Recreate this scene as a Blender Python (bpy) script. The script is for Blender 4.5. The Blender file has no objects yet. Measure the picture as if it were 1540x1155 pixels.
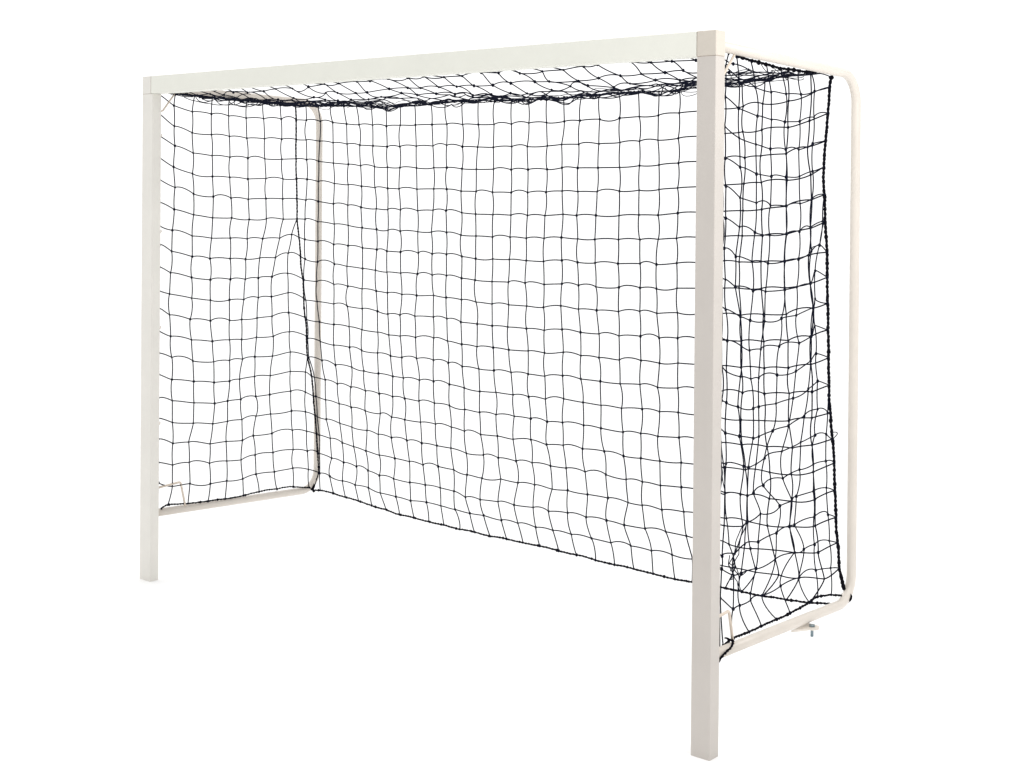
import bpy, math, random
from mathutils import Vector, Matrix

random.seed(11)
scene = bpy.context.scene

# ------------------------------------------------------------------ camera
cam_data = bpy.data.cameras.new('camera')
cam = bpy.data.objects.new('camera', cam_data)
scene.collection.objects.link(cam)
scene.camera = cam
cam_data.sensor_width = 36.0
cam_data.lens = 2086.68 / 1540 * 36.0
cam_data.shift_x = 0.0299
cam_data.shift_y = -0.17667
cam_data.clip_end = 2000
YAW, PITCH, ROLL = 0.7180, -0.0079, 0.0081
base = Matrix(((1, 0, 0), (0, 0, -1), (0, 1, 0)))
R = Matrix.Rotation(YAW, 3, 'Z') @ Matrix.Rotation(PITCH, 3, 'X') @ base @ Matrix.Rotation(ROLL, 3, 'Z')
cam.matrix_world = Matrix.Translation((2.4259, -3.9346, 1.8683)) @ R.to_4x4()

# ------------------------------------------------------------------ world: bright white studio surround,
# brightest behind the goal and overhead, dimmer behind the photographer
world = bpy.data.worlds.new('World')
scene.world = world
world.use_nodes = True
nt = world.node_tree
nt.nodes.clear()
out = nt.nodes.new('ShaderNodeOutputWorld')
bg = nt.nodes.new('ShaderNodeBackground')
tc = nt.nodes.new('ShaderNodeTexCoord')
dot = nt.nodes.new('ShaderNodeVectorMath'); dot.operation = 'DOT_PRODUCT'
dot.inputs[1].default_value = (-0.86, 0.51, 0.0)
mr = nt.nodes.new('ShaderNodeMapRange'); mr.interpolation_type = 'SMOOTHSTEP'
mr.inputs['From Min'].default_value = -0.55
mr.inputs['From Max'].default_value = 0.65
mr.inputs['To Min'].default_value = 0.30
mr.inputs['To Max'].default_value = 1.2
sep = nt.nodes.new('ShaderNodeSeparateXYZ')
mz = nt.nodes.new('ShaderNodeMath'); mz.operation = 'MULTIPLY'; mz.inputs[1].default_value = 0.7
mz.use_clamp = True
ad = nt.nodes.new('ShaderNodeMath'); ad.operation = 'ADD'
nt.links.new(tc.outputs['Generated'], dot.inputs[0])
nt.links.new(tc.outputs['Generated'], sep.inputs[0])
nt.links.new(dot.outputs['Value'], mr.inputs['Value'])
nt.links.new(sep.outputs['Z'], mz.inputs[0])
nt.links.new(mr.outputs[0], ad.inputs[0])
nt.links.new(mz.outputs[0], ad.inputs[1])
bg.inputs['Color'].default_value = (1.0, 1.0, 1.0, 1)
nt.links.new(ad.outputs[0], bg.inputs['Strength'])
nt.links.new(bg.outputs[0], out.inputs['Surface'])

# softbox standing to the right of the goal mouth
lamp_data = bpy.data.lights.new('softbox', 'AREA')
lamp_data.shape = 'RECTANGLE'; lamp_data.size = 1.0; lamp_data.size_y = 1.6
lamp_data.energy = 36
lamp_data.color = (1.0, 0.99, 0.975)
lamp = bpy.data.objects.new('softbox', lamp_data)
scene.collection.objects.link(lamp)
lamp.location = (1.75, -0.25, 2.95)
d = Vector((-0.0, 0.3, 1.2)) - Vector(lamp.location)
lamp.rotation_euler = d.to_track_quat('-Z', 'Y').to_euler()

vs = scene.view_settings
vs.view_transform = 'Standard'; vs.look = 'None'; vs.exposure = 0; vs.gamma = 1
vs.use_curve_mapping = False

# ------------------------------------------------------------------ materials
def material(name, color, rough=0.45, metal=0.0, noise_scale=18, vary=0.06, bump=0.02, bump_scale=220,
             tint=None, spec=0.5):
    m = bpy.data.materials.new(name)
    m.use_nodes = True
    n = m.node_tree.nodes; l = m.node_tree.links
    b = n['Principled BSDF']
    b.inputs['Roughness'].default_value = rough
    b.inputs['Metallic'].default_value = metal
    b.inputs['Specular IOR Level'].default_value = spec
    t = n.new('ShaderNodeTexCoord')
    nz = n.new('ShaderNodeTexNoise'); nz.inputs['Scale'].default_value = noise_scale
    nz.inputs['Detail'].default_value = 6
    nz.inputs['Roughness'].default_value = 0.65
    l.new(t.outputs['Object'], nz.inputs['Vector'])
    cr = n.new('ShaderNodeValToRGB')
    c2 = tint or tuple(c * (1 - vary) for c in color)
    cr.color_ramp.elements[0].position = 0.35
    cr.color_ramp.elements[1].position = 0.62
    cr.color_ramp.elements[0].color = (*c2, 1)
    cr.color_ramp.elements[1].color = (*color, 1)
    l.new(nz.outputs['Fac'], cr.inputs['Fac'])
    l.new(cr.outputs['Color'], b.inputs['Base Color'])
    nb = n.new('ShaderNodeTexNoise'); nb.inputs['Scale'].default_value = bump_scale
    nb.inputs['Detail'].default_value = 3
    l.new(t.outputs['Object'], nb.inputs['Vector'])
    bp = n.new('ShaderNodeBump'); bp.inputs['Strength'].default_value = bump
    bp.inputs['Distance'].default_value = 0.002
    l.new(nb.outputs['Fac'], bp.inputs['Height'])
    l.new(bp.outputs['Normal'], b.inputs['Normal'])
    return m

M_BAR = material('ivory_paint', (0.81, 0.81, 0.735), rough=0.38, noise_scale=5, vary=0.03, bump=0.05)
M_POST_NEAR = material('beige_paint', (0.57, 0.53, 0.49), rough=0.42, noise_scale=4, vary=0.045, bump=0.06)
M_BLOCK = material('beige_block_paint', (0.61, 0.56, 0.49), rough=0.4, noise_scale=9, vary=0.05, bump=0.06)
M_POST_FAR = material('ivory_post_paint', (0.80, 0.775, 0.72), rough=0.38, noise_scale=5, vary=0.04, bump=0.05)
M_TUBE = material('cream_tube_paint', (0.76, 0.70, 0.63), rough=0.33, noise_scale=7, vary=0.05, bump=0.05)
M_SEAM = material('rusty_seam', (0.36, 0.27, 0.20), rough=0.7, noise_scale=60, vary=0.4)
M_ROD = material('cream_rod_paint', (0.74, 0.64, 0.54), rough=0.45, noise_scale=40, vary=0.15)
M_ZINC = material('zinc_bolt', (0.33, 0.42, 0.47), rough=0.3, metal=0.9, noise_scale=90, vary=0.3)
M_CORD = material('navy_black_cord', (0.007, 0.009, 0.022), rough=0.8, noise_scale=120, vary=0.5, bump=0.5,
                  bump_scale=900, spec=0.05)
M_ROPE = material('navy_black_rope', (0.006, 0.006, 0.011), rough=0.85, noise_scale=120, vary=0.5, bump=0.6,
                  bump_scale=700, spec=0.05)
M_GROUND = material('white_studio_floor', (0.97, 0.97, 0.97), rough=0.9, noise_scale=2, vary=0.0, bump=0.0, spec=0.0)

# ------------------------------------------------------------------ mesh helpers
class MB:
    def __init__(self): self.v = []; self.f = []; self.smooth = []
    def box(self, lo, hi, bevel=0.0, axis=None):
        import bmesh
        bm = bmesh.new()
        bmesh.ops.create_cube(bm, size=1)
        for v in bm.verts:
            v.co = Vector([(lo[i] + hi[i]) / 2 + v.co[i] * (hi[i] - lo[i]) for i in range(3)])
        if bevel:
            ed = [e for e in bm.edges if axis is None or abs((e.verts[0].co - e.verts[1].co).normalized()[axis]) > 0.9]
            bmesh.ops.bevel(bm, geom=ed, offset=bevel, segments=3, affect='EDGES', profile=0.6)
        self.bm(bm)
    def bm(self, bm, smooth=False):
        o = len(self.v); bm.verts.index_update()
        self.v += [tuple(v.co) for v in bm.verts]
        for f in bm.faces:
            self.f.append([o + v.index for v in f.verts]); self.smooth.append(smooth)
        bm.free()
    def tube(self, pts, r, sides=6, cap=True, rfun=None):
        pts = [Vector(p) for p in pts]
        n = len(pts)
        o = len(self.v)
        t0 = (pts[1] - pts[0]).normalized()
        up = Vector((0, 0, 1)) if abs(t0.z) < 0.9 else Vector((0, 1, 0))
        nrm = t0.cross(up).normalized()
        for i, p in enumerate(pts):
            t = (pts[min(i + 1, n - 1)] - pts[max(i - 1, 0)])
            t = t.normalized() if t.length > 1e-9 else t0
            nrm = (nrm - t * nrm.dot(t))
            nrm = nrm.normalized() if nrm.length > 1e-6 else t.orthogonal().normalized()
            b = t.cross(nrm)
            rr = r if rfun is None else rfun(i, n)
            for k in range(sides):
                a = 2 * math.pi * k / sides
                self.v.append(tuple(p + nrm * (rr * math.cos(a)) + b * (rr * math.sin(a))))
        for i in range(n - 1):
            for k in range(sides):
                k2 = (k + 1) % sides
                self.f.append([o + i * sides + k, o + i * sides + k2, o + (i + 1) * sides + k2, o + (i + 1) * sides + k])
                self.smooth.append(True)
        if cap:
            self.f.append([o + k for k in range(sides)][::-1]); self.smooth.append(False)
            self.f.append([o + (n - 1) * sides + k for k in range(sides)]); self.smooth.append(False)
    def blob(self, c, rx, ry=None, rz=None, seg=6, ring=4):
        ry = ry or rx; rz = rz or rx
        o = len(self.v)
        self.v.append((c[0], c[1], c[2] + rz))
        for i in range(1, ring):
            th = math.pi * i / ring
            for k in range(seg):
                a = 2 * math.pi * k / seg
                self.v.append((c[0] + rx * math.sin(th) * math.cos(a), c[1] + ry * math.sin(th) * math.sin(a),
                               c[2] + rz * math.cos(th)))
        self.v.append((c[0], c[1], c[2] - rz))
        last = len(self.v) - 1
        for k in range(seg):
            k2 = (k + 1) % seg
            self.f.append([o, o + 1 + k, o + 1 + k2]); self.smooth.append(True)
            for i in range(ring - 2):
                a0 = o + 1 + i * seg
                self.f.append([a0 + k, a0 + seg + k, a0 + seg + k2, a0 + k2]); self.smooth.append(True)
            a0 = o + 1 + (ring - 2) * seg
            self.f.append([a0 + k2, a0 + k, last]); self.smooth.append(True)
    def build(self, name, mat, parent=None, label=None, extra=None):
        me = bpy.data.meshes.new(name)
        me.from_pydata(self.v, [], self.f)
        me.polygons.foreach_set('use_smooth', self.smooth)
        me.materials.append(mat)
        me.update()
        ob = bpy.data.objects.new(name, me)
        scene.collection.objects.link(ob)
        if parent: ob.parent = parent
        if label: ob['label'] = label
        return ob

def empty(name, label, cat):
    o = bpy.data.objects.new(name, None)
    scene.collection.objects.link(o)
    o['label'] = label; o['category'] = cat
    return o

def arc_path(pts, rad, n=10):
    """polyline with its inner corners rounded to the given radius"""
    pts = [Vector(p) for p in pts]
    res = [pts[0]]
    rads = rad if isinstance(rad, (list, tuple)) else [rad] * len(pts)
    for i in range(1, len(pts) - 1):
        rad = rads[i - 1]
        a = (pts[i - 1] - pts[i]).normalized(); b = (pts[i + 1] - pts[i]).normalized()
        ang = a.angle(b)
        dd = rad / math.tan(ang / 2)
        c = pts[i] + (a + b).normalized() * (rad / math.sin(ang / 2))
        p0 = pts[i] + a * dd; p1 = pts[i] + b * dd
        u = p0 - c; w = p1 - c; tot = u.angle(w)
        for k in range(n + 1):
            t = k / n
            q = (u * math.sin((1 - t) * tot) + w * math.sin(t * tot)) / math.sin(tot)
            res.append(c + q)
    res.append(pts[-1])
    return res

# ------------------------------------------------------------------ ground
g = MB()
S = 600
g.v = [(-S, -S, 0), (S, -S, 0), (S, S, 0), (-S, S, 0)]; g.f = [[0, 1, 2, 3]]; g.smooth = [False]
ground = g.build('ground', M_GROUND)
ground['kind'] = 'structure'
ground['label'] = 'plain white floor under the goal'

# ------------------------------------------------------------------ goal frame
H = 2.408; BH = 0.084
NX0, NX1 = -0.068, 0.006      # near post
FX0, FX1 = -3.171, -3.088     # far post
PD = 0.057                    # post depth
goal = empty('football_goal', 'white steel futsal goal frame with square posts and bent tube side frames', 'goal')

def post(x0, x1, depth, mat, label):
    m = MB(); m.box((x0, 0, 0.017), (x1, depth, H - BH - 0.0012), 0.0035, 2)
    p = m.build('post', mat, goal, label)
    m = MB(); m.box((x0 + 0.0003, 0.0003, 0.0), (x1 - 0.0003, depth - 0.0003, 0.0167), 0.0033, 2)
    m.build('end_cap', mat, p)
    return p
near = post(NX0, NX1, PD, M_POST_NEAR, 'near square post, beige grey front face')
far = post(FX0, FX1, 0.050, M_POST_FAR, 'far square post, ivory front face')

def block(x0, x1, depth, mat, label):
    m = MB(); m.box((x0, -0.0008, H - BH), (x1, depth + 0.0008, H), 0.0035)
    b = m.build('corner_block', mat, goal, label)
    m = MB()
    m.box((x0 + 0.002, 0.0008, H - BH - 0.004), (x1 - 0.002, depth - 0.002, H - BH + 0.002))
    m.build('joint_seam', M_SEAM, b)
block(NX0, NX1 + 0.0004, PD, M_BLOCK, 'beige corner block on the near post')
block(FX0, FX1 - 0.017, 0.055, M_POST_FAR, 'ivory corner block on the far post')
m = MB(); m.box((FX1 - 0.0155, 0, H - BH), (NX0 - 0.0015, 0.055, H), 0.0035)
bar = m.build('crossbar', M_BAR, goal)
for a, b in ((FX1 - 0.019, FX1 - 0.013), (NX0 - 0.004, NX0 + 0.001)):
    m = MB(); m.box((a, 0.002, H - BH + 0.002), (b, 0.052, H - 0.002))
    m.build('joint_seam', M_SEAM, bar)

TR = 0.0185
def side_frame(x, zt0, zt1, zb0, zb1, yrear, label):
    path = arc_path([(x, 0.05, zt0), (x, yrear, zt1), (x, yrear, zb1), (x, 0.05, zb0)], [0.115, 0.103], 14)
    # straight runs get a few extra rings
    m = MB(); m.tube(path, TR, 24)
    o = m.build('side_frame', M_TUBE, goal, label)
    for z in (zt0, zb0):
        w = MB()
        w.tube([(x, 0.0535 if x > -1 else 0.0465, z), (x, 0.0605 if x > -1 else 0.0535, z)], TR + 0.0025, 20)
        w.build('weld', M_TUBE, o)
    return o
XR_T, XL_T = -0.040, -3.122
fr = side_frame(XR_T, 2.3665, 2.335, 0.3180, 0.282, 1.107, 'near side bent tube frame')
fl = side_frame(XL_T, 2.3560, 2.336, 0.3150, 0.270, 1.092, 'far side bent tube frame')

# small rivet near the upper bend of the near tube
m = MB(); m.blob((XR_T, 0.86, 2.3605), 0.005, 0.012, 0.003, 8, 5)
m.build('rivet', M_ROD, fr)

def corner_rod(x, y0, z0, y1, z1):
    m = MB(); m.tube(arc_path([(x, y0, z0), (x, y0 + 0.025, z0 + 0.006), (x, y1, z1)], 0.02, 5), 0.0045, 8)
    m.build('corner_brace', M_ROD, goal)
corner_rod(XR_T + 0.004, 0.055, 2.226, 0.185, 2.342)
corner_rod(XL_T + 0.016, 0.046, 2.240, 0.150, 2.345)

def bracket(x, y0):
    m = MB()
    m.tube(arc_path([(x, y0, 0.437), (x, 0.188, 0.446), (x, 0.217, 0.325)], 0.012, 6), 0.0052, 10)
    m.build('net_bracket', M_ROD, goal)
bracket(XR_T + 0.002, 0.054); bracket(XL_T + 0.016, 0.046)

# anchor tab with its bolt under the rear of the near lower tube
import bmesh
m = MB()
bm = bmesh.new()
N = 12
outl = [(-0.046, 0.64), (-0.046, 0.765)]
cxr, cyr = -0.006, 0.735
for k in range(N + 1):
    a = math.pi / 2 - math.pi * k / N
    outl.append((cxr + 0.02 * math.cos(a), cyr + 0.026 * math.sin(a)))
vt = [bm.verts.new((x, y, 0.2715)) for x, y in outl]
vb = [bm.verts.new((x, y, 0.2645)) for x, y in outl]
bm.faces.new(vt[::-1]); bm.faces.new(vb)
for k in range(len(outl)):
    k2 = (k + 1) % len(outl)
    bm.faces.new([vt[k], vt[k2], vb[k2], vb[k]])
bmesh.ops.recalc_face_normals(bm, faces=bm.faces[:])
m.bm(bm)
tab = m.build('anchor_plate', M_TUBE, goal)
m = MB()
m.tube([(-0.012, 0.735, 0.2718), (-0.012, 0.735, 0.2785)], 0.0115, 6)
m.tube([(-0.012, 0.735, 0.234), (-0.012, 0.735, 0.272)], 0.0052, 12)
for k in range(7):
    m.tube([(-0.012, 0.735, 0.2365 + k * 0.0035), (-0.012, 0.735, 0.238 + k * 0.0035)], 0.0058, 12)
m.build('bolt', M_ZINC, tab)

# small net hooks on the back edges of the posts
def hook(x, y, z, s):
    m = MB()
    m.tube([(x, y - 0.004, z), (x, y + 0.010, z), (x, y + 0.016, z + 0.006), (x, y + 0.014, z + 0.014)], 0.0022, 6)
    m.build('net_hook', M_ROD, goal)
for z in (2.12, 1.66, 1.20, 0.74): hook(-0.030, PD, z, 1); hook(-3.105, 0.05, z, 1)

# ------------------------------------------------------------------ net
# knot positions in millimetres, row by row
BACK_NODES = [
 [[-3105,906,2316],[-3025,909,2311],[-2932,911,2305],[-2841,914,2302],[-2745,916,2299],[-2655,918,2296],[-2550,921,2296],[-2450,923,2286],[-2355,926,2286],[-2257,928,2286],[-2151,930,2288],[-2057,932,2295],[-1953,934,2294],[-1852,935,2287],[-1753,937,2287],[-1651,938,2289],[-1556,939,2286],[-1449,940,2285],[-1352,941,2290],[-1253,942,2295],[-1159,942,2294],[-1058,943,2299],[-954,943,2300],[-850,943,2296],[-749,943,2295],[-648,943,2309],[-553,943,2313],[-449,942,2317],[-349,942,2323],[-250,941,2336],[-149,941,2340],[-62,941,2317]],
 [[-3105,913,2239],[-3027,915,2236],[-2923,918,2227],[-2831,920,2219],[-2731,923,2209],[-2642,925,2203],[-2547,928,2198],[-2452,930,2191],[-2358,932,2193],[-2257,934,2192],[-2148,936,2191],[-2053,938,2191],[-1952,939,2186],[-1855,940,2184],[-1759,941,2182],[-1655,942,2180],[-1553,943,2183],[-1450,943,2182],[-1350,943,2185],[-1264,943,2186],[-1155,942,2189],[-1050,942,2191],[-947,941,2194],[-850,940,2196],[-746,939,2203],[-642,938,2209],[-540,936,2214],[-441,935,2220],[-352,933,2227],[-237,931,2234],[-139,929,2257],[-62,928,2280]],
 [[-3105,914,2137],[-3028,916,2133],[-2927,919,2125],[-2829,922,2115],[-2728,925,2107],[-2637,927,2100],[-2546,930,2095],[-2448,932,2089],[-2361,934,2088],[-2252,936,2089],[-2143,938,2088],[-2054,939,2090],[-1955,941,2082],[-1860,942,2079],[-1763,942,2076],[-1653,943,2078],[-1561,943,2077],[-1445,943,2078],[-1364,943,2083],[-1268,942,2082],[-1158,941,2082],[-1045,939,2086],[-943,938,2089],[-848,936,2092],[-746,934,2098],[-641,932,2105],[-538,929,2112],[-437,926,2118],[-350,924,2123],[-233,921,2130],[-140,918,2153],[-62,916,2179]],
 [[-3105,915,2035],[-3025,917,2030],[-2935,920,2021],[-2827,923,2011],[-2719,926,2004],[-2631,928,1996],[-2534,931,1991],[-2445,933,1988],[-2361,935,1985],[-2250,937,1983],[-2137,939,1984],[-2053,940,1984],[-1956,941,1978],[-1866,941,1975],[-1761,942,1975],[-1654,942,1972],[-1554,941,1972],[-1444,941,1973],[-1359,940,1979],[-1270,938,1978],[-1158,936,1978],[-1042,934,1979],[-937,931,1986],[-837,929,1988],[-739,926,1995],[-630,922,2001],[-524,918,2007],[-420,915,2013],[-347,912,2020],[-233,908,2027],[-139,904,2051],[-62,901,2075]],
 [[-3105,918,1933],[-3024,920,1928],[-2940,923,1917],[-2822,926,1906],[-2722,929,1900],[-2627,931,1893],[-2533,934,1886],[-2446,936,1883],[-2368,937,1881],[-2248,939,1880],[-2138,941,1882],[-2054,942,1881],[-1962,942,1872],[-1868,943,1871],[-1767,943,1868],[-1653,942,1867],[-1555,941,1868],[-1448,940,1870],[-1355,938,1876],[-1267,937,1874],[-1160,934,1874],[-1040,931,1877],[-935,927,1882],[-832,923,1885],[-738,920,1892],[-629,915,1898],[-522,911,1904],[-418,906,1910],[-337,902,1915],[-221,896,1924],[-118,891,1945],[-62,889,1975]],
 [[-3105,922,1826],[-3038,925,1819],[-2945,928,1813],[-2834,932,1802],[-2730,935,1796],[-2637,938,1787],[-2530,941,1781],[-2451,943,1778],[-2365,945,1777],[-2250,948,1775],[-2150,950,1779],[-2066,951,1778],[-1965,952,1770],[-1878,952,1765],[-1772,953,1764],[-1662,952,1764],[-1564,952,1763],[-1461,950,1765],[-1358,949,1773],[-1280,947,1769],[-1173,944,1771],[-1048,941,1772],[-942,937,1777],[-842,933,1778],[-742,929,1788],[-634,925,1793],[-529,920,1798],[-426,915,1803],[-339,910,1809],[-228,905,1823],[-118,899,1849],[-62,896,1869]],
 [[-3105,924,1720],[-3045,927,1719],[-2949,930,1708],[-2830,935,1698],[-2731,939,1694],[-2632,942,1684],[-2532,946,1678],[-2453,948,1675],[-2371,951,1672],[-2254,954,1673],[-2165,956,1673],[-2067,957,1674],[-1976,959,1664],[-1881,959,1662],[-1779,960,1660],[-1673,960,1662],[-1576,960,1660],[-1471,958,1662],[-1372,957,1669],[-1279,955,1666],[-1184,953,1666],[-1055,949,1669],[-941,945,1672],[-846,942,1676],[-753,938,1683],[-644,933,1690],[-537,928,1696],[-433,923,1702],[-339,918,1705],[-229,912,1714],[-124,907,1740],[-62,903,1765]],
 [[-3105,939,1621],[-3062,941,1613],[-2964,945,1605],[-2849,950,1592],[-2746,954,1589],[-2644,958,1581],[-2545,962,1576],[-2476,964,1570],[-2384,967,1569],[-2266,971,1567],[-2175,973,1567],[-2083,975,1568],[-1985,977,1561],[-1898,978,1554],[-1792,978,1557],[-1692,979,1558],[-1590,978,1557],[-1488,977,1557],[-1383,976,1566],[-1294,974,1561],[-1196,972,1562],[-1071,969,1564],[-953,965,1569],[-867,961,1569],[-763,957,1579],[-658,952,1585],[-557,947,1590],[-457,942,1596],[-355,937,1601],[-246,931,1608],[-141,925,1635],[-62,921,1650]],
 [[-3105,951,1519],[-3072,953,1509],[-2979,957,1497],[-2856,962,1490],[-2765,965,1483],[-2655,970,1476],[-2565,973,1471],[-2486,975,1465],[-2392,978,1464],[-2281,981,1464],[-2184,984,1463],[-2091,985,1465],[-1995,987,1457],[-1910,988,1452],[-1804,988,1450],[-1704,988,1452],[-1604,988,1453],[-1492,987,1452],[-1389,985,1460],[-1294,983,1458],[-1196,980,1457],[-1070,976,1461],[-957,972,1465],[-871,969,1466],[-765,964,1474],[-661,959,1479],[-559,954,1485],[-460,948,1491],[-355,942,1495],[-249,936,1503],[-136,929,1526],[-62,925,1554]],
 [[-3105,969,1401],[-3098,969,1397],[-3002,973,1393],[-2876,978,1383],[-2775,982,1379],[-2673,985,1371],[-2574,988,1365],[-2497,991,1360],[-2398,993,1357],[-2299,996,1357],[-2187,998,1364],[-2105,999,1358],[-2006,1000,1353],[-1914,1001,1347],[-1814,1001,1344],[-1712,1001,1346],[-1603,1000,1347],[-1503,998,1347],[-1402,996,1360],[-1301,994,1352],[-1199,991,1353],[-1079,987,1355],[-964,982,1363],[-874,978,1361],[-768,973,1371],[-661,967,1375],[-556,961,1379],[-454,955,1382],[-348,948,1392],[-244,942,1400],[-127,934,1431],[-62,930,1455]],
 [[-3105,975,1298],[-3089,975,1290],[-3005,979,1288],[-2881,983,1282],[-2783,987,1275],[-2676,990,1270],[-2570,994,1263],[-2498,996,1253],[-2415,998,1253],[-2314,1000,1254],[-2192,1003,1258],[-2103,1004,1255],[-2013,1005,1245],[-1910,1006,1243],[-1816,1006,1241],[-1720,1005,1242],[-1607,1004,1243],[-1502,1003,1242],[-1398,1001,1254],[-1292,998,1249],[-1188,995,1250],[-1078,991,1249],[-962,986,1257],[-863,981,1257],[-768,977,1264],[-661,971,1269],[-557,965,1273],[-455,959,1277],[-348,953,1284],[-237,946,1297],[-137,939,1320],[-62,934,1351]],
 [[-3105,985,1198],[-3093,986,1187],[-2997,989,1181],[-2890,993,1174],[-2779,996,1170],[-2686,999,1161],[-2575,1002,1156],[-2499,1005,1147],[-2420,1006,1147],[-2317,1009,1148],[-2196,1011,1154],[-2105,1012,1146],[-2014,1013,1138],[-1916,1013,1134],[-1815,1013,1138],[-1719,1013,1135],[-1602,1012,1140],[-1504,1010,1139],[-1395,1008,1151],[-1294,1005,1144],[-1192,1002,1144],[-1080,998,1144],[-963,993,1152],[-866,989,1150],[-770,984,1159],[-664,978,1162],[-560,972,1166],[-458,966,1170],[-349,960,1177],[-239,953,1189],[-139,947,1212],[-62,942,1245]],
 [[-3105,996,1098],[-3096,996,1086],[-3000,999,1077],[-2899,1002,1065],[-2783,1005,1063],[-2696,1008,1053],[-2584,1011,1050],[-2493,1013,1042],[-2416,1015,1041],[-2316,1017,1043],[-2203,1018,1045],[-2106,1019,1040],[-2016,1020,1030],[-1909,1020,1028],[-1815,1020,1030],[-1710,1020,1030],[-1606,1018,1032],[-1507,1017,1032],[-1403,1015,1044],[-1298,1012,1039],[-1189,1009,1040],[-1080,1005,1040],[-972,1000,1048],[-879,996,1045],[-774,991,1053],[-665,986,1057],[-559,980,1062],[-455,974,1067],[-352,968,1074],[-238,961,1088],[-137,955,1105],[-62,950,1139]],
 [[-3105,1003,993],[-3093,1003,985],[-2993,1006,977],[-2893,1009,961],[-2774,1013,960],[-2687,1015,949],[-2584,1018,945],[-2483,1020,939],[-2410,1021,938],[-2302,1023,937],[-2208,1025,940],[-2104,1026,935],[-2007,1026,928],[-1909,1027,921],[-1808,1027,927],[-1702,1026,926],[-1607,1025,926],[-1508,1024,926],[-1401,1022,939],[-1290,1019,935],[-1189,1016,933],[-1076,1012,933],[-965,1008,942],[-874,1005,941],[-777,1000,949],[-671,996,951],[-568,990,953],[-467,985,955],[-355,979,965],[-246,973,978],[-143,967,1002],[-62,963,1030]],
 [[-3105,1035,879],[-3087,1036,877],[-3002,1038,871],[-2909,1039,857],[-2809,1041,851],[-2702,1043,842],[-2604,1045,837],[-2509,1046,832],[-2425,1047,831],[-2327,1048,829],[-2223,1049,829],[-2124,1050,828],[-2024,1050,820],[-1928,1049,817],[-1825,1049,817],[-1712,1048,822],[-1611,1046,823],[-1513,1044,820],[-1422,1042,827],[-1301,1039,829],[-1203,1036,828],[-1081,1032,826],[-985,1028,832],[-894,1024,831],[-784,1019,840],[-677,1014,843],[-573,1009,847],[-471,1003,851],[-354,997,859],[-238,991,869],[-151,986,893],[-62,981,928]],
 [[-3105,1048,774],[-3086,1048,774],[-3010,1049,763],[-2907,1051,753],[-2818,1053,743],[-2716,1054,738],[-2607,1056,734],[-2526,1057,725],[-2433,1057,723],[-2325,1058,723],[-2224,1059,725],[-2119,1059,722],[-2033,1059,713],[-1929,1059,709],[-1823,1058,715],[-1725,1057,712],[-1617,1056,723],[-1523,1054,713],[-1425,1052,722],[-1313,1049,721],[-1191,1046,726],[-1085,1043,719],[-991,1039,723],[-890,1035,725],[-780,1031,733],[-672,1026,739],[-566,1022,744],[-463,1017,749],[-349,1011,755],[-251,1007,762],[-153,1002,785],[-62,997,833]],
 [[-3105,1061,669],[-3088,1061,665],[-3018,1062,658],[-2914,1063,648],[-2824,1064,639],[-2712,1065,635],[-2629,1065,624],[-2535,1066,619],[-2426,1066,617],[-2323,1066,617],[-2220,1066,618],[-2127,1066,618],[-2026,1066,606],[-1916,1065,612],[-1821,1064,611],[-1710,1062,611],[-1613,1061,616],[-1503,1059,617],[-1411,1057,620],[-1301,1054,618],[-1185,1051,623],[-1073,1047,618],[-985,1044,620],[-890,1041,619],[-782,1037,628],[-671,1033,633],[-563,1028,638],[-457,1024,643],[-354,1019,647],[-254,1015,654],[-148,1010,678],[-62,1006,725]],
 [[-3105,1072,571],[-3083,1072,564],[-2997,1072,558],[-2904,1072,546],[-2818,1073,536],[-2727,1073,526],[-2629,1073,517],[-2517,1073,515],[-2414,1073,513],[-2320,1073,509],[-2216,1072,515],[-2113,1072,514],[-2025,1071,501],[-1928,1070,499],[-1809,1069,512],[-1702,1067,510],[-1601,1066,515],[-1496,1064,511],[-1405,1062,519],[-1291,1059,518],[-1176,1056,520],[-1066,1053,517],[-990,1051,517],[-886,1048,514],[-773,1044,524],[-666,1040,528],[-561,1036,532],[-458,1033,536],[-367,1029,535],[-264,1025,549],[-152,1021,571],[-62,1017,619]],
 [[-3105,1082,466],[-3093,1082,464],[-2995,1082,451],[-2903,1082,441],[-2806,1082,433],[-2720,1082,424],[-2636,1082,410],[-2532,1081,408],[-2418,1081,406],[-2310,1080,409],[-2209,1080,410],[-2116,1079,407],[-2040,1078,389],[-1944,1077,392],[-1831,1076,400],[-1731,1075,400],[-1614,1073,407],[-1522,1072,403],[-1410,1070,414],[-1304,1068,412],[-1190,1066,416],[-1093,1064,412],[-981,1061,416],[-871,1058,420],[-767,1056,421],[-660,1053,422],[-556,1050,423],[-454,1047,424],[-349,1044,437],[-250,1041,445],[-147,1038,464],[-62,1035,517]],
 [[-3105,1088,361],[-3095,1088,356],[-3015,1088,351],[-2916,1087,342],[-2820,1087,334],[-2720,1086,334],[-2632,1085,321],[-2519,1085,318],[-2414,1084,314],[-2304,1083,323],[-2205,1082,321],[-2111,1081,319],[-2014,1081,315],[-1924,1080,319],[-1811,1078,315],[-1708,1077,317],[-1600,1076,316],[-1498,1075,319],[-1390,1073,319],[-1275,1071,321],[-1168,1070,320],[-1059,1068,325],[-950,1066,324],[-843,1064,326],[-740,1062,327],[-636,1060,328],[-534,1059,328],[-435,1057,329],[-328,1054,339],[-238,1053,343],[-126,1050,362],[-62,1049,416]],
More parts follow.
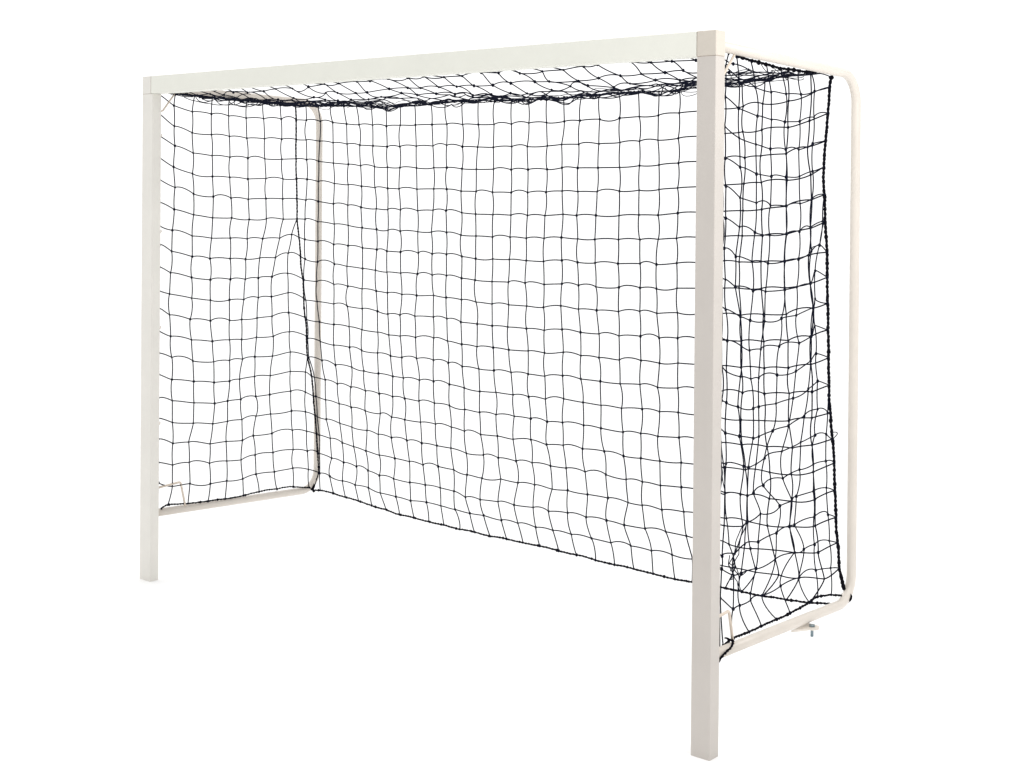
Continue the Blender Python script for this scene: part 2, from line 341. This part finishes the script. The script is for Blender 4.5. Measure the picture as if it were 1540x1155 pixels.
 [[-3105,1051,270],[-3047,1050,278],[-2943,1048,278],[-2850,1047,272],[-2750,1045,268],[-2651,1043,260],[-2546,1042,256],[-2448,1040,246],[-2347,1039,247],[-2245,1037,245],[-2141,1035,246],[-2037,1034,242],[-1939,1032,245],[-1839,1030,242],[-1736,1029,247],[-1636,1027,248],[-1535,1025,251],[-1424,1024,248],[-1321,1022,248],[-1215,1020,244],[-1111,1019,243],[-1006,1017,244],[-906,1015,243],[-794,1014,241],[-708,1012,246],[-627,1011,248],[-548,1010,251],[-470,1008,253],[-374,1007,254],[-266,1005,261],[-164,1003,270],[-62,1002,286]],
]
LEFT_NODES = [
 [[-3105,54,2335],[-3105,142,2328],[-3105,257,2328],[-3105,366,2327],[-3105,472,2323],[-3105,583,2323],[-3105,688,2322],[-3105,804,2314],[-3105,906,2316],[-3105,906,2316],[-3105,906,2316]],
 [[-3105,53,2319],[-3105,135,2274],[-3105,244,2250],[-3105,360,2244],[-3105,468,2239],[-3105,579,2234],[-3105,693,2235],[-3105,811,2239],[-3105,913,2239],[-3105,913,2239],[-3105,913,2239]],
 [[-3105,53,2230],[-3105,138,2175],[-3105,244,2147],[-3105,361,2142],[-3105,473,2137],[-3105,584,2132],[-3105,700,2133],[-3105,815,2135],[-3105,914,2137],[-3105,914,2137],[-3105,914,2137]],
 [[-3105,54,2124],[-3105,142,2080],[-3105,251,2048],[-3105,366,2038],[-3105,477,2033],[-3105,592,2031],[-3105,703,2030],[-3105,817,2031],[-3105,915,2035],[-3105,915,2035],[-3105,915,2035]],
 [[-3105,55,2018],[-3105,135,1978],[-3105,247,1948],[-3105,369,1935],[-3105,477,1932],[-3105,593,1925],[-3105,711,1929],[-3105,826,1928],[-3105,918,1933],[-3105,918,1933],[-3105,918,1933]],
 [[-3105,56,1916],[-3105,144,1879],[-3105,255,1848],[-3105,375,1835],[-3105,486,1828],[-3105,596,1822],[-3105,712,1826],[-3105,825,1825],[-3105,922,1826],[-3105,922,1826],[-3105,922,1826]],
 [[-3105,57,1807],[-3105,140,1773],[-3105,256,1746],[-3105,372,1730],[-3105,491,1729],[-3105,603,1720],[-3105,715,1722],[-3105,829,1719],[-3105,924,1720],[-3105,924,1720],[-3105,924,1720]],
 [[-3105,54,1699],[-3105,130,1672],[-3105,248,1642],[-3105,366,1629],[-3105,483,1627],[-3105,591,1621],[-3105,692,1620],[-3105,806,1620],[-3105,888,1638],[-3105,939,1621],[-3105,939,1621]],
 [[-3105,57,1603],[-3105,127,1570],[-3105,249,1541],[-3105,357,1528],[-3105,483,1524],[-3105,581,1518],[-3105,674,1522],[-3105,778,1520],[-3105,864,1540],[-3105,951,1519],[-3105,951,1519]],
 [[-3105,57,1497],[-3105,121,1467],[-3105,246,1439],[-3105,360,1423],[-3105,485,1420],[-3105,580,1416],[-3105,665,1419],[-3105,756,1422],[-3105,862,1435],[-3105,969,1401],[-3105,969,1401]],
 [[-3105,57,1382],[-3105,116,1365],[-3105,247,1338],[-3105,361,1322],[-3105,480,1317],[-3105,572,1314],[-3105,666,1318],[-3105,753,1319],[-3105,866,1334],[-3105,975,1298],[-3105,975,1298]],
 [[-3105,57,1298],[-3105,117,1264],[-3105,239,1235],[-3105,362,1219],[-3105,481,1214],[-3105,559,1214],[-3105,659,1215],[-3105,758,1217],[-3105,871,1229],[-3105,985,1198],[-3105,985,1198]],
 [[-3105,57,1190],[-3105,124,1160],[-3105,248,1133],[-3105,375,1117],[-3105,482,1116],[-3105,560,1112],[-3105,656,1116],[-3105,767,1113],[-3105,877,1128],[-3105,996,1098],[-3105,996,1098]],
 [[-3105,57,1084],[-3105,132,1057],[-3105,257,1029],[-3105,384,1014],[-3105,483,1012],[-3105,566,1011],[-3105,646,1017],[-3105,763,1011],[-3105,884,1022],[-3105,1003,993],[-3105,1003,993]],
 [[-3105,55,983],[-3105,133,950],[-3105,263,928],[-3105,387,911],[-3105,484,908],[-3105,549,912],[-3105,645,916],[-3105,749,911],[-3105,885,920],[-3105,990,907],[-3105,1035,879]],
 [[-3105,56,868],[-3105,136,847],[-3105,265,823],[-3105,392,806],[-3105,473,810],[-3105,557,809],[-3105,654,813],[-3105,746,813],[-3105,889,816],[-3105,991,800],[-3105,1048,774]],
 [[-3105,57,771],[-3105,137,742],[-3105,262,723],[-3105,381,706],[-3105,473,707],[-3105,565,705],[-3105,656,712],[-3105,753,712],[-3105,895,712],[-3105,993,695],[-3105,1061,669]],
 [[-3105,57,671],[-3105,141,640],[-3105,235,634],[-3105,365,608],[-3105,465,607],[-3105,569,599],[-3105,639,614],[-3105,763,610],[-3105,902,609],[-3105,1002,591],[-3105,1072,571]],
 [[-3105,58,559],[-3105,140,535],[-3105,239,533],[-3105,362,512],[-3105,470,508],[-3105,561,501],[-3105,652,513],[-3105,771,510],[-3105,908,506],[-3105,1008,485],[-3105,1082,466]],
 [[-3105,59,461],[-3105,139,432],[-3105,244,429],[-3105,368,409],[-3105,471,408],[-3105,573,403],[-3105,659,414],[-3105,781,408],[-3105,907,409],[-3105,1016,386],[-3105,1088,361]],
 [[-3105,77,335],[-3105,114,346],[-3105,233,333],[-3105,355,325],[-3105,461,319],[-3105,578,317],[-3105,679,320],[-3105,800,315],[-3105,909,310],[-3105,1022,289],[-3105,1051,270]],
]
RIGHT_NODES = [
 [[-62,146,2348],[-62,191,2348],[-62,245,2342],[-62,338,2336],[-62,449,2330],[-62,548,2323],[-62,683,2325],[-62,776,2328],[-62,941,2317],[-62,941,2317],[-62,941,2317]],
 [[-62,147,2304],[-62,172,2300],[-62,260,2268],[-62,372,2244],[-62,484,2234],[-62,592,2234],[-62,704,2239],[-62,808,2257],[-62,928,2280],[-62,928,2280],[-62,928,2280]],
 [[-62,148,2208],[-62,171,2199],[-62,261,2165],[-62,389,2144],[-62,488,2136],[-62,585,2132],[-62,696,2139],[-62,806,2159],[-62,916,2179],[-62,916,2179],[-62,916,2179]],
 [[-62,150,2107],[-62,170,2100],[-62,266,2063],[-62,380,2044],[-62,482,2031],[-62,592,2032],[-62,691,2034],[-62,798,2060],[-62,901,2075],[-62,901,2075],[-62,901,2075]],
 [[-62,156,1998],[-62,176,1990],[-62,274,1962],[-62,386,1940],[-62,491,1933],[-62,597,1932],[-62,698,1936],[-62,799,1956],[-62,889,1975],[-62,889,1975],[-62,889,1975]],
 [[-62,158,1902],[-62,182,1894],[-62,276,1856],[-62,387,1838],[-62,487,1828],[-62,599,1827],[-62,705,1835],[-62,797,1854],[-62,896,1869],[-62,896,1869],[-62,896,1869]],
 [[-62,160,1792],[-62,182,1786],[-62,274,1754],[-62,379,1734],[-62,483,1723],[-62,603,1725],[-62,702,1732],[-62,787,1745],[-62,883,1768],[-62,903,1765],[-62,903,1765]],
 [[-62,161,1690],[-62,175,1683],[-62,251,1652],[-62,361,1633],[-62,473,1622],[-62,591,1626],[-62,697,1630],[-62,796,1656],[-62,860,1678],[-62,921,1650],[-62,921,1650]],
 [[-62,159,1581],[-62,184,1576],[-62,250,1549],[-62,370,1528],[-62,457,1522],[-62,596,1522],[-62,687,1527],[-62,793,1536],[-62,827,1582],[-62,925,1554],[-62,925,1554]],
 [[-62,161,1482],[-62,188,1473],[-62,286,1442],[-62,352,1426],[-62,453,1416],[-62,574,1419],[-62,684,1423],[-62,815,1445],[-62,829,1477],[-62,930,1455],[-62,930,1455]],
 [[-62,163,1376],[-62,200,1366],[-62,296,1338],[-62,350,1321],[-62,428,1319],[-62,559,1318],[-62,708,1319],[-62,802,1337],[-62,829,1375],[-62,934,1351],[-62,934,1351]],
 [[-62,165,1281],[-62,196,1261],[-62,290,1234],[-62,361,1219],[-62,415,1217],[-62,546,1216],[-62,686,1217],[-62,799,1245],[-62,841,1269],[-62,942,1245],[-62,942,1245]],
 [[-62,167,1165],[-62,198,1154],[-62,275,1131],[-62,379,1113],[-62,417,1115],[-62,540,1113],[-62,667,1119],[-62,782,1142],[-62,856,1164],[-62,950,1139],[-62,950,1139]],
 [[-62,163,1066],[-62,193,1050],[-62,287,1027],[-62,381,1008],[-62,420,1009],[-62,518,1017],[-62,634,1021],[-62,753,1043],[-62,858,1057],[-62,939,1034],[-62,963,1030]],
 [[-62,167,951],[-62,199,944],[-62,317,918],[-62,351,909],[-62,403,914],[-62,463,927],[-62,587,934],[-62,728,949],[-62,840,961],[-62,929,953],[-62,981,928]],
 [[-62,160,851],[-62,193,840],[-62,297,823],[-62,344,811],[-62,387,813],[-62,455,830],[-62,596,834],[-62,720,848],[-62,827,852],[-62,928,850],[-62,997,833]],
 [[-62,162,741],[-62,191,733],[-62,316,710],[-62,342,719],[-62,437,732],[-62,575,737],[-62,665,740],[-62,698,752],[-62,829,750],[-62,935,747],[-62,1006,725]],
 [[-62,160,641],[-62,180,630],[-62,263,623],[-62,330,643],[-62,423,634],[-62,553,642],[-62,648,649],[-62,686,648],[-62,836,651],[-62,950,641],[-62,1017,619]],
 [[-62,158,599],[-62,177,587],[-62,256,549],[-62,307,545],[-62,410,542],[-62,544,548],[-62,688,545],[-62,760,544],[-62,844,546],[-62,963,538],[-62,1035,517]],
 [[-62,158,500],[-62,171,489],[-62,256,432],[-62,300,435],[-62,373,437],[-62,454,437],[-62,587,443],[-62,724,444],[-62,856,446],[-62,976,431],[-62,1049,416]],
 [[-62,170,296],[-62,192,321],[-62,260,330],[-62,366,327],[-62,451,328],[-62,562,327],[-62,659,328],[-62,808,335],[-62,871,342],[-62,982,326],[-62,1002,286]],
]
ROOF_NODES = [
 [[-3105,58,2336],[-3025,58,2336],[-2932,58,2336],[-2841,58,2336],[-2745,58,2336],[-2655,58,2336],[-2550,58,2336],[-2450,58,2336],[-2355,58,2336],[-2257,58,2336],[-2151,58,2336],[-2057,58,2336],[-1953,58,2336],[-1852,58,2336],[-1753,58,2336],[-1651,58,2336],[-1556,58,2336],[-1449,58,2335],[-1352,58,2335],[-1253,58,2335],[-1159,58,2335],[-1058,58,2335],[-954,58,2335],[-850,58,2335],[-749,58,2335],[-648,58,2335],[-553,58,2335],[-449,58,2335],[-349,58,2335],[-250,58,2335],[-149,58,2335],[-62,58,2335]],
 [[-3110,141,2329],[-3019,123,2322],[-2937,145,2316],[-2839,146,2320],[-2742,150,2312],[-2637,121,2318],[-2552,134,2315],[-2455,149,2317],[-2343,123,2321],[-2264,154,2321],[-2153,148,2324],[-2049,148,2331],[-1945,134,2328],[-1854,155,2333],[-1758,139,2331],[-1656,143,2334],[-1539,140,2334],[-1446,135,2334],[-1352,156,2328],[-1242,142,2326],[-1152,154,2336],[-1056,146,2329],[-962,161,2324],[-860,171,2327],[-758,169,2327],[-639,137,2331],[-567,124,2334],[-449,156,2340],[-358,159,2332],[-251,129,2328],[-155,132,2326],[-68,161,2331]],
 [[-3104,241,2324],[-3025,227,2317],[-2923,238,2311],[-2835,223,2305],[-2756,246,2299],[-2653,237,2293],[-2552,245,2288],[-2457,236,2284],[-2342,229,2287],[-2239,258,2288],[-2146,245,2303],[-2058,234,2298],[-1951,242,2294],[-1861,223,2292],[-1755,250,2304],[-1641,246,2303],[-1556,235,2298],[-1452,234,2297],[-1346,226,2294],[-1259,233,2294],[-1159,233,2292],[-1062,227,2295],[-947,234,2296],[-848,199,2290],[-736,235,2290],[-655,251,2297],[-548,240,2300],[-442,220,2300],[-348,233,2301],[-249,199,2301],[-141,233,2305],[-60,219,2315]],
 [[-3107,308,2318],[-3030,326,2316],[-2928,313,2304],[-2835,334,2295],[-2735,289,2290],[-2652,300,2281],[-2548,327,2280],[-2439,308,2283],[-2354,321,2279],[-2255,341,2281],[-2146,318,2272],[-2063,320,2273],[-1953,321,2271],[-1863,309,2278],[-1746,315,2290],[-1656,319,2278],[-1549,322,2279],[-1444,324,2273],[-1343,321,2264],[-1253,333,2264],[-1143,323,2265],[-1063,331,2261],[-940,331,2270],[-845,328,2280],[-751,313,2277],[-646,336,2267],[-562,322,2277],[-442,312,2284],[-337,313,2278],[-257,328,2281],[-135,315,2296],[-53,309,2301]],
 [[-3112,390,2325],[-3019,430,2324],[-2921,398,2304],[-2840,374,2312],[-2750,389,2288],[-2647,418,2285],[-2546,403,2276],[-2448,405,2268],[-2346,387,2280],[-2265,396,2270],[-2145,392,2271],[-2044,399,2269],[-1947,402,2273],[-1857,418,2277],[-1760,427,2275],[-1653,399,2268],[-1556,413,2281],[-1460,407,2277],[-1351,416,2276],[-1250,417,2263],[-1145,424,2254],[-1053,398,2272],[-949,410,2270],[-864,421,2269],[-751,421,2263],[-652,404,2260],[-534,410,2274],[-441,374,2277],[-349,400,2280],[-266,411,2295],[-167,393,2293],[-63,402,2300]],
 [[-3104,465,2317],[-3036,457,2292],[-2925,481,2320],[-2854,479,2300],[-2747,491,2293],[-2661,458,2279],[-2537,497,2293],[-2456,487,2271],[-2353,491,2279],[-2244,481,2277],[-2163,506,2263],[-2058,495,2276],[-1954,488,2255],[-1851,485,2262],[-1754,504,2258],[-1647,518,2257],[-1546,523,2265],[-1445,481,2267],[-1356,502,2256],[-1261,493,2253],[-1165,496,2250],[-1060,504,2243],[-954,490,2255],[-862,488,2258],[-747,483,2274],[-656,507,2277],[-564,511,2286],[-453,506,2275],[-349,497,2281],[-244,510,2288],[-137,512,2296],[-68,522,2306]],
 [[-3122,553,2315],[-3017,583,2310],[-2930,578,2296],[-2837,568,2300],[-2745,559,2284],[-2654,576,2285],[-2541,572,2273],[-2453,575,2277],[-2346,585,2282],[-2252,578,2277],[-2153,584,2255],[-2056,578,2261],[-1938,612,2267],[-1852,594,2262],[-1758,585,2265],[-1656,603,2269],[-1560,595,2264],[-1458,577,2269],[-1349,592,2259],[-1260,599,2248],[-1160,573,2255],[-1059,604,2237],[-943,579,2265],[-843,580,2266],[-745,588,2261],[-646,591,2254],[-542,592,2254],[-455,610,2298],[-347,569,2286],[-241,593,2282],[-155,598,2291],[-59,594,2314]],
 [[-3103,656,2306],[-3015,665,2314],[-2950,649,2307],[-2824,664,2306],[-2738,675,2286],[-2661,647,2289],[-2552,664,2278],[-2449,654,2299],[-2359,696,2290],[-2266,679,2276],[-2163,676,2265],[-2054,660,2266],[-1949,669,2263],[-1853,661,2276],[-1773,692,2281],[-1647,685,2268],[-1537,662,2278],[-1446,692,2271],[-1363,680,2249],[-1255,671,2278],[-1161,672,2261],[-1064,671,2274],[-965,675,2261],[-851,680,2265],[-753,679,2280],[-640,676,2268],[-566,687,2299],[-446,696,2293],[-352,696,2286],[-245,681,2297],[-135,666,2302],[-79,663,2305]],
 [[-3108,734,2323],[-3030,715,2315],[-2929,726,2301],[-2827,755,2311],[-2739,746,2294],[-2650,744,2291],[-2550,747,2297],[-2458,780,2276],[-2359,764,2272],[-2261,754,2250],[-2155,744,2272],[-2053,765,2287],[-1941,771,2279],[-1844,748,2286],[-1741,771,2275],[-1656,773,2288],[-1547,742,2269],[-1451,752,2276],[-1352,769,2273],[-1249,775,2275],[-1168,781,2278],[-1054,768,2266],[-950,758,2273],[-839,763,2285],[-742,786,2266],[-654,774,2286],[-579,768,2304],[-442,768,2300],[-347,765,2296],[-247,769,2301],[-141,775,2324],[-84,766,2316]],
 [[-3113,829,2309],[-3015,828,2311],[-2920,832,2313],[-2852,835,2318],[-2736,815,2313],[-2642,843,2295],[-2562,824,2288],[-2448,844,2281],[-2369,834,2271],[-2246,826,2284],[-2144,831,2290],[-2058,834,2278],[-1952,859,2277],[-1847,845,2289],[-1754,848,2290],[-1645,839,2303],[-1549,843,2269],[-1450,847,2288],[-1347,876,2280],[-1247,848,2280],[-1147,852,2285],[-1061,858,2294],[-955,840,2293],[-856,850,2291],[-747,826,2308],[-641,878,2327],[-561,847,2315],[-441,848,2307],[-341,843,2314],[-241,850,2328],[-150,833,2321],[-64,848,2326]],
 [[-3105,906,2316],[-3025,909,2311],[-2932,911,2305],[-2841,914,2302],[-2745,916,2299],[-2655,918,2296],[-2550,921,2296],[-2450,923,2286],[-2355,926,2286],[-2257,928,2286],[-2151,930,2288],[-2057,932,2295],[-1953,934,2294],[-1852,935,2287],[-1753,937,2287],[-1651,938,2289],[-1556,939,2286],[-1449,940,2285],[-1352,941,2290],[-1253,942,2295],[-1159,942,2294],[-1058,943,2299],[-954,943,2300],[-850,943,2296],[-749,943,2295],[-648,943,2309],[-553,943,2313],[-449,942,2317],[-349,942,2323],[-250,941,2336],[-149,941,2340],[-62,941,2317]],
]
net = empty('goal_net', 'black knotted square mesh net hanging inside the white goal frame', 'net')

def V(p): return Vector(p) * 0.001
def catmull(P, sub, jit, rnd, hump=0.0):
    """smooth strand through the knots, with a little random slack between them"""
    res = []; n = len(P)
    for i in range(n - 1):
        p0 = P[max(i - 1, 0)]; p1 = P[i]; p2 = P[i + 1]; p3 = P[min(i + 2, n - 1)]
        L = (p2 - p1).length
        k = 0.62
        m1 = (p2 - p0) * 0.5 * k; m2 = (p3 - p1) * 0.5 * k
        # knots turn the cord slightly: tilt the tangents
        off = Vector((rnd.gauss(0, 1), rnd.gauss(0, 1), rnd.gauss(0, 1))) * (jit * L)
        lift = Vector((0, 0, hump * L * rnd.uniform(-0.4, 1.5)))
        for s in range(sub):
            t = s / sub
            h00 = 2 * t**3 - 3 * t**2 + 1; h10 = t**3 - 2 * t**2 + t
            h01 = -2 * t**3 + 3 * t**2; h11 = t**3 - t**2
            q = p1 * h00 + m1 * h10 + p2 * h01 + m2 * h11
            res.append(q + off * math.sin(math.pi * t) + lift * (math.sin(math.pi * t) * (1.4 - 0.8 * t)))
    res.append(P[-1].copy())
    return res

SUB = 7
def net_panel(T, name, label, r=0.0029, knot=0.0058, jit=0.032, hump=0.05, rows=None, cols=None, seed=1, knots=True, kfun=None):
    rnd = random.Random(seed)
    G = [[V(p) for p in row] for row in T]
    nr, nc = len(G), len(G[0])
    m = MB()
    for i in (rows if rows is not None else range(nr)):
        row = [p for j, p in enumerate(G[i]) if j == nc - 1 or (p - G[i][-1]).length > 0.002]
        m.tube(catmull(row, SUB, jit, rnd, hump), r, 5)
    for j in (cols if cols is not None else range(nc)):
        col = [G[i][j] for i in range(nr)]
        while j < nc - 1 and (col[1] - G[nr - len(col) + 1][-1]).length < 0.002: col = col[1:]
        m.tube(catmull(col, SUB, jit * 0.8, rnd), r, 5)
    if knots:
        for i in range(nr):
            for j in range(nc):
                c = G[i][j]; k = knot * rnd.uniform(0.75, 1.2) * (kfun(i) if kfun else 1)
                m.blob(c, k, k, k * 1.15)
    return m.build(name, M_CORD, net, label)

net_panel(BACK_NODES, 'back_panel', 'upright back panel of the net', rows=range(1, 20), cols=range(1, 31), seed=3)
net_panel(LEFT_NODES, 'side_panel', 'side panel at the far post', rows=range(1, 20), cols=range(1, 10), seed=5)
net_panel(RIGHT_NODES, 'side_panel', 'crumpled side panel at the near post', rows=range(1, 20), cols=range(0, 10), seed=7,
          jit=0.035, r=0.0025)
net_panel(ROOF_NODES, 'roof_panel', 'sagging roof panel of the net', rows=range(0, 10), cols=range(0, 32), seed=9,
          jit=0.06, r=0.0024, hump=0, kfun=lambda i: 1.0 if i < 4 else 0.5)

def rope(P, name='edge_rope', r=0.0034, hel=0.0026, pitch=0.035, wob=0.002, seed=1, label=None, knot_every=None,
         sub=8, parent=net):
    """laid rope of two twisted cords with a lashing knot now and then"""
    rnd = random.Random(seed)
    C = catmull([Vector(p) for p in P], sub, 0.012, rnd)
    # resample
    pts = [C[0]]; acc = 0
    step = 0.006
    for a, b in zip(C[:-1], C[1:]):
        L = (b - a).length
        n = max(1, int(round(L / step)))
        for k in range(1, n + 1): pts.append(a.lerp(b, k / n))
    m = MB()
    fr_ = []
    nrm = None
    for i, p in enumerate(pts):
        t = pts[min(i + 1, len(pts) - 1)] - pts[max(i - 1, 0)]
        t = t.normalized() if t.length > 1e-9 else Vector((0, 0, 1))
        if nrm is None: nrm = t.orthogonal().normalized()
        nrm = (nrm - t * nrm.dot(t)).normalized()
        fr_.append((nrm.copy(), t.cross(nrm)))
    for ph in (0, math.pi):
        s = 0; q = []
        rr = []
        for i, p in enumerate(pts):
            if i: s += (pts[i] - pts[i - 1]).length
            a = 2 * math.pi * s / pitch + ph
            h = hel * (1 + 0.35 * math.sin(s * 61 + ph + seed))
            q.append(p + fr_[i][0] * (h * math.cos(a)) + fr_[i][1] * (h * math.sin(a))
                     + Vector((rnd.gauss(0, 1), rnd.gauss(0, 1), rnd.gauss(0, 1))) * wob * 0.2)
        m.tube(q, r, 6)
    if knot_every:
        s = 0; nxt = knot_every * rnd.uniform(0.3, 0.9)
        for i in range(1, len(pts)):
            s += (pts[i] - pts[i - 1]).length
            if s > nxt:
                nxt += knot_every * rnd.uniform(0.8, 1.2)
                k = (r + hel) * rnd.uniform(1.0, 1.35)
                m.blob(pts[i], k, k, k * 1.2, 8, 5)
    return m.build(name, M_ROPE, parent, label)

lr = [V(r[0]) for r in BACK_NODES]
rr_ = [V(r[-1]) for r in BACK_NODES]
rope(lr + [Vector((-3.105, 1.06, 0.262))], r=0.0036, hel=0.0014, knot_every=0.10, seed=2, label='corner rope of the far side')
rope(rr_[:-1] + [Vector((-0.052, 1.066, 0.330))], r=0.0043, hel=0.0022, knot_every=0.05, seed=3,
     label='corner rope of the near side')
rope([V(p) for p in BACK_NODES[20]], r=0.0032, hel=0.0018, seed=4, knot_every=0.1, label='bottom rope of the back panel')
rope([V(p) for p in LEFT_NODES[20][:-1]] + [Vector((-3.105, 1.04, 0.272))], r=0.0028, hel=0.0018, seed=5, knot_every=0.1,
     label='bottom rope of the far side panel')
rb = [V(p) for p in RIGHT_NODES[20][:-1]]
rope(rb + [Vector((-0.050, 1.045, 0.312))], r=0.003, hel=0.0018, seed=6, knot_every=0.1, label='bottom rope of the near side panel')
rope([V(p) for p in ROOF_NODES[10][:-1]] + [Vector((-0.05, 0.89, 2.332))], r=0.0018, hel=0.0018, pitch=0.07, wob=0.008, seed=7, knot_every=0.22,
     label='rear rope of the roof panel')
rope([V(p) + Vector((0, 0, 0.0)) for p in LEFT_NODES[0][:8]] + [lr[0]], r=0.0025, hel=0.0025, seed=8, knot_every=0.09,
     label='top rope of the far side panel')
rope([V(p) for p in RIGHT_NODES[0][2:8]] + [Vector((-0.05, 0.82, 2.333))], r=0.0034, hel=0.0026, seed=9, knot_every=0.05,
     label='top rope of the near side panel')

# slack loops of cord where the roof meets the far side panel
LOOPS = [[(-3.09, 0.248, 2.329), (-3.09, 0.27, 2.305), (-3.09, 0.307, 2.298), (-3.09, 0.345, 2.307)], [(-3.09, 0.355, 2.325), (-3.09, 0.397, 2.296), (-3.09, 0.448, 2.293), (-3.09, 0.494, 2.313), (-3.09, 0.52, 2.341), (-3.09, 0.593, 2.354)], [(-3.09, 0.183, 2.317), (-3.09, 0.245, 2.303), (-3.09, 0.345, 2.293), (-3.09, 0.397, 2.29), (-3.09, 0.487, 2.295), (-3.09, 0.554, 2.293), (-3.09, 0.607, 2.307), (-3.09, 0.634, 2.301), (-3.09, 0.661, 2.301), (-3.09, 0.702, 2.323), (-3.09, 0.73, 2.306), (-3.09, 0.827, 2.31), (-3.09, 0.891, 2.319)]]
m = MB(); rnd = random.Random(5)
for lp in LOOPS:
    m.tube(catmull([Vector(p) for p in lp], 8, 0.03, rnd), 0.0022, 5)
m.build('slack_cord', M_CORD, net)

# bunched slack of the roof net along the rear rope
m = MB(); rnd = random.Random(21)
line = [V(p) for p in ROOF_NODES[10]]
for s in range(2):
    k0 = rnd.randint(0, 6); k1 = rnd.randint(25, 31)
    P = []
    for k in range(k0, k1 + 1):
        e = min(1, (k - k0) / 2, (k1 - k) / 2)
        P.append(line[k] + Vector((rnd.gauss(0, .02), -0.02 * e + rnd.gauss(0, .02), rnd.gauss(0.004, 0.0085) * e)))
    m.tube(catmull(P, 6, 0.05, rnd), 0.0014, 5)
# looser tangle where the roof meets the near side panel
for s in range(5):
    x0 = rnd.uniform(-1.0, -0.35); P = []
    n = rnd.randint(5, 8)
    for k in range(n):
        t = k / (n - 1)
        x = x0 + (-0.07 - x0) * t
        P.append(Vector((x, 0.90 - 0.45 * rnd.random() * t - 0.05, 2.292 + 0.022 * t + rnd.gauss(0, 0.010))))
    m.tube(catmull(P, 8, 0.10, rnd), 0.0016, 5)
m.build('gathered_cord', M_CORD, net)

# lashings that tie the net to the tube
def lashing(c, axis, r=0.0215, turns=3, cr=0.0028, tail=None):
    axis = Vector(axis).normalized(); u = axis.orthogonal().normalized(); w = axis.cross(u)
    P = []
    n = turns * 14
    for i in range(n + 1):
        a = 2 * math.pi * i / 14
        P.append(Vector(c) + u * math.cos(a) * r + w * math.sin(a) * r + axis * ((i / n - 0.5) * cr * 2.2 * turns))
    m = MB(); m.tube(P, cr, 6)
    if tail:
        m.tube(catmull([P[-1]] + [Vector(t) for t in tail], 6, 0.05, random.Random(3)), cr * 0.8, 6)
    m.build('lashing', M_ROPE, net)
lashing((XR_T, 0.075, 0.3172), (0, 1, 0), turns=2, tail=[(-0.058, 0.10, 0.345), (-0.062, 0.17, 0.352)])
lashing((XR_T, 1.066, 0.303), (0, 0.75, -0.65), turns=2)
lashing((XL_T, 1.052, 0.29), (0, 0.75, -0.65), turns=2)

rope([(-0.05, 0.185, 0.352), (-0.03, 0.205, 0.338), (-0.018, 0.17, 0.33), (-0.016, 0.11, 0.315), (-0.022, 0.098, 0.298)], name='lashing', r=0.0028, hel=0.002, seed=12)
m = MB(); m.blob(rr_[0], 0.0105, 0.0105, 0.009, 10, 6); m.build('knot', M_ROPE, net)
rope([rr_[0], rr_[0] + Vector((0.004, 0.004, 0.012)), Vector((-0.045, 0.93, 2.335))], name='lashing', r=0.0022, hel=0.0015, seed=14)
rope([rr_[19], Vector((-0.047, 1.058, 0.352)), Vector((-0.05, 1.07, 0.326))], name='lashing', r=0.0034, hel=0.002, seed=15)

# twisted slack hanging in the lower part of the near side panel
rnd = random.Random(8)
for lp in [[[-0.058, 0.343, 0.721], [-0.058, 0.309, 0.712], [-0.058, 0.28, 0.686], [-0.058, 0.26, 0.659], [-0.058, 0.256, 0.634], [-0.058, 0.228, 0.605], [-0.058, 0.215, 0.594], [-0.058, 0.232, 0.573]], [[-0.058, 0.335, 0.716], [-0.058, 0.297, 0.679], [-0.058, 0.285, 0.646], [-0.058, 0.282, 0.616], [-0.058, 0.249, 0.588], [-0.058, 0.228, 0.57]], [[-0.058, 0.215, 0.601], [-0.058, 0.249, 0.58], [-0.058, 0.274, 0.553], [-0.058, 0.291, 0.54], [-0.058, 0.334, 0.547]], [[-0.058, 0.223, 0.626], [-0.058, 0.215, 0.597], [-0.058, 0.249, 0.551], [-0.058, 0.275, 0.524], [-0.058, 0.292, 0.49]], [[-0.058, 0.248, 0.604], [-0.058, 0.281, 0.553], [-0.058, 0.29, 0.508], [-0.058, 0.305, 0.481]], [[-0.058, 0.225, 0.541], [-0.058, 0.25, 0.54], [-0.058, 0.254, 0.55], [-0.058, 0.216, 0.536], [-0.058, 0.2, 0.522]], [[-0.058, 0.972, 0.954], [-0.058, 1.01, 0.949], [-0.058, 1.01, 0.942], [-0.058, 0.977, 0.93]], [[-0.058, 0.885, 1.761], [-0.058, 0.854, 1.681], [-0.058, 0.838, 1.653], [-0.058, 0.821, 1.582]], [[-0.058, 0.783, 1.65], [-0.058, 0.798, 1.672], [-0.058, 0.852, 1.679]], [[-0.058, 0.159, 1.029], [-0.058, 0.158, 0.948], [-0.058, 0.169, 0.908], [-0.058, 0.188, 0.854]]]:
    m = MB(); m.tube(catmull([Vector(p) for p in lp], 8, 0.03, rnd), 0.0019, 5)
    m.build('tangled_cord', M_CORD, net)
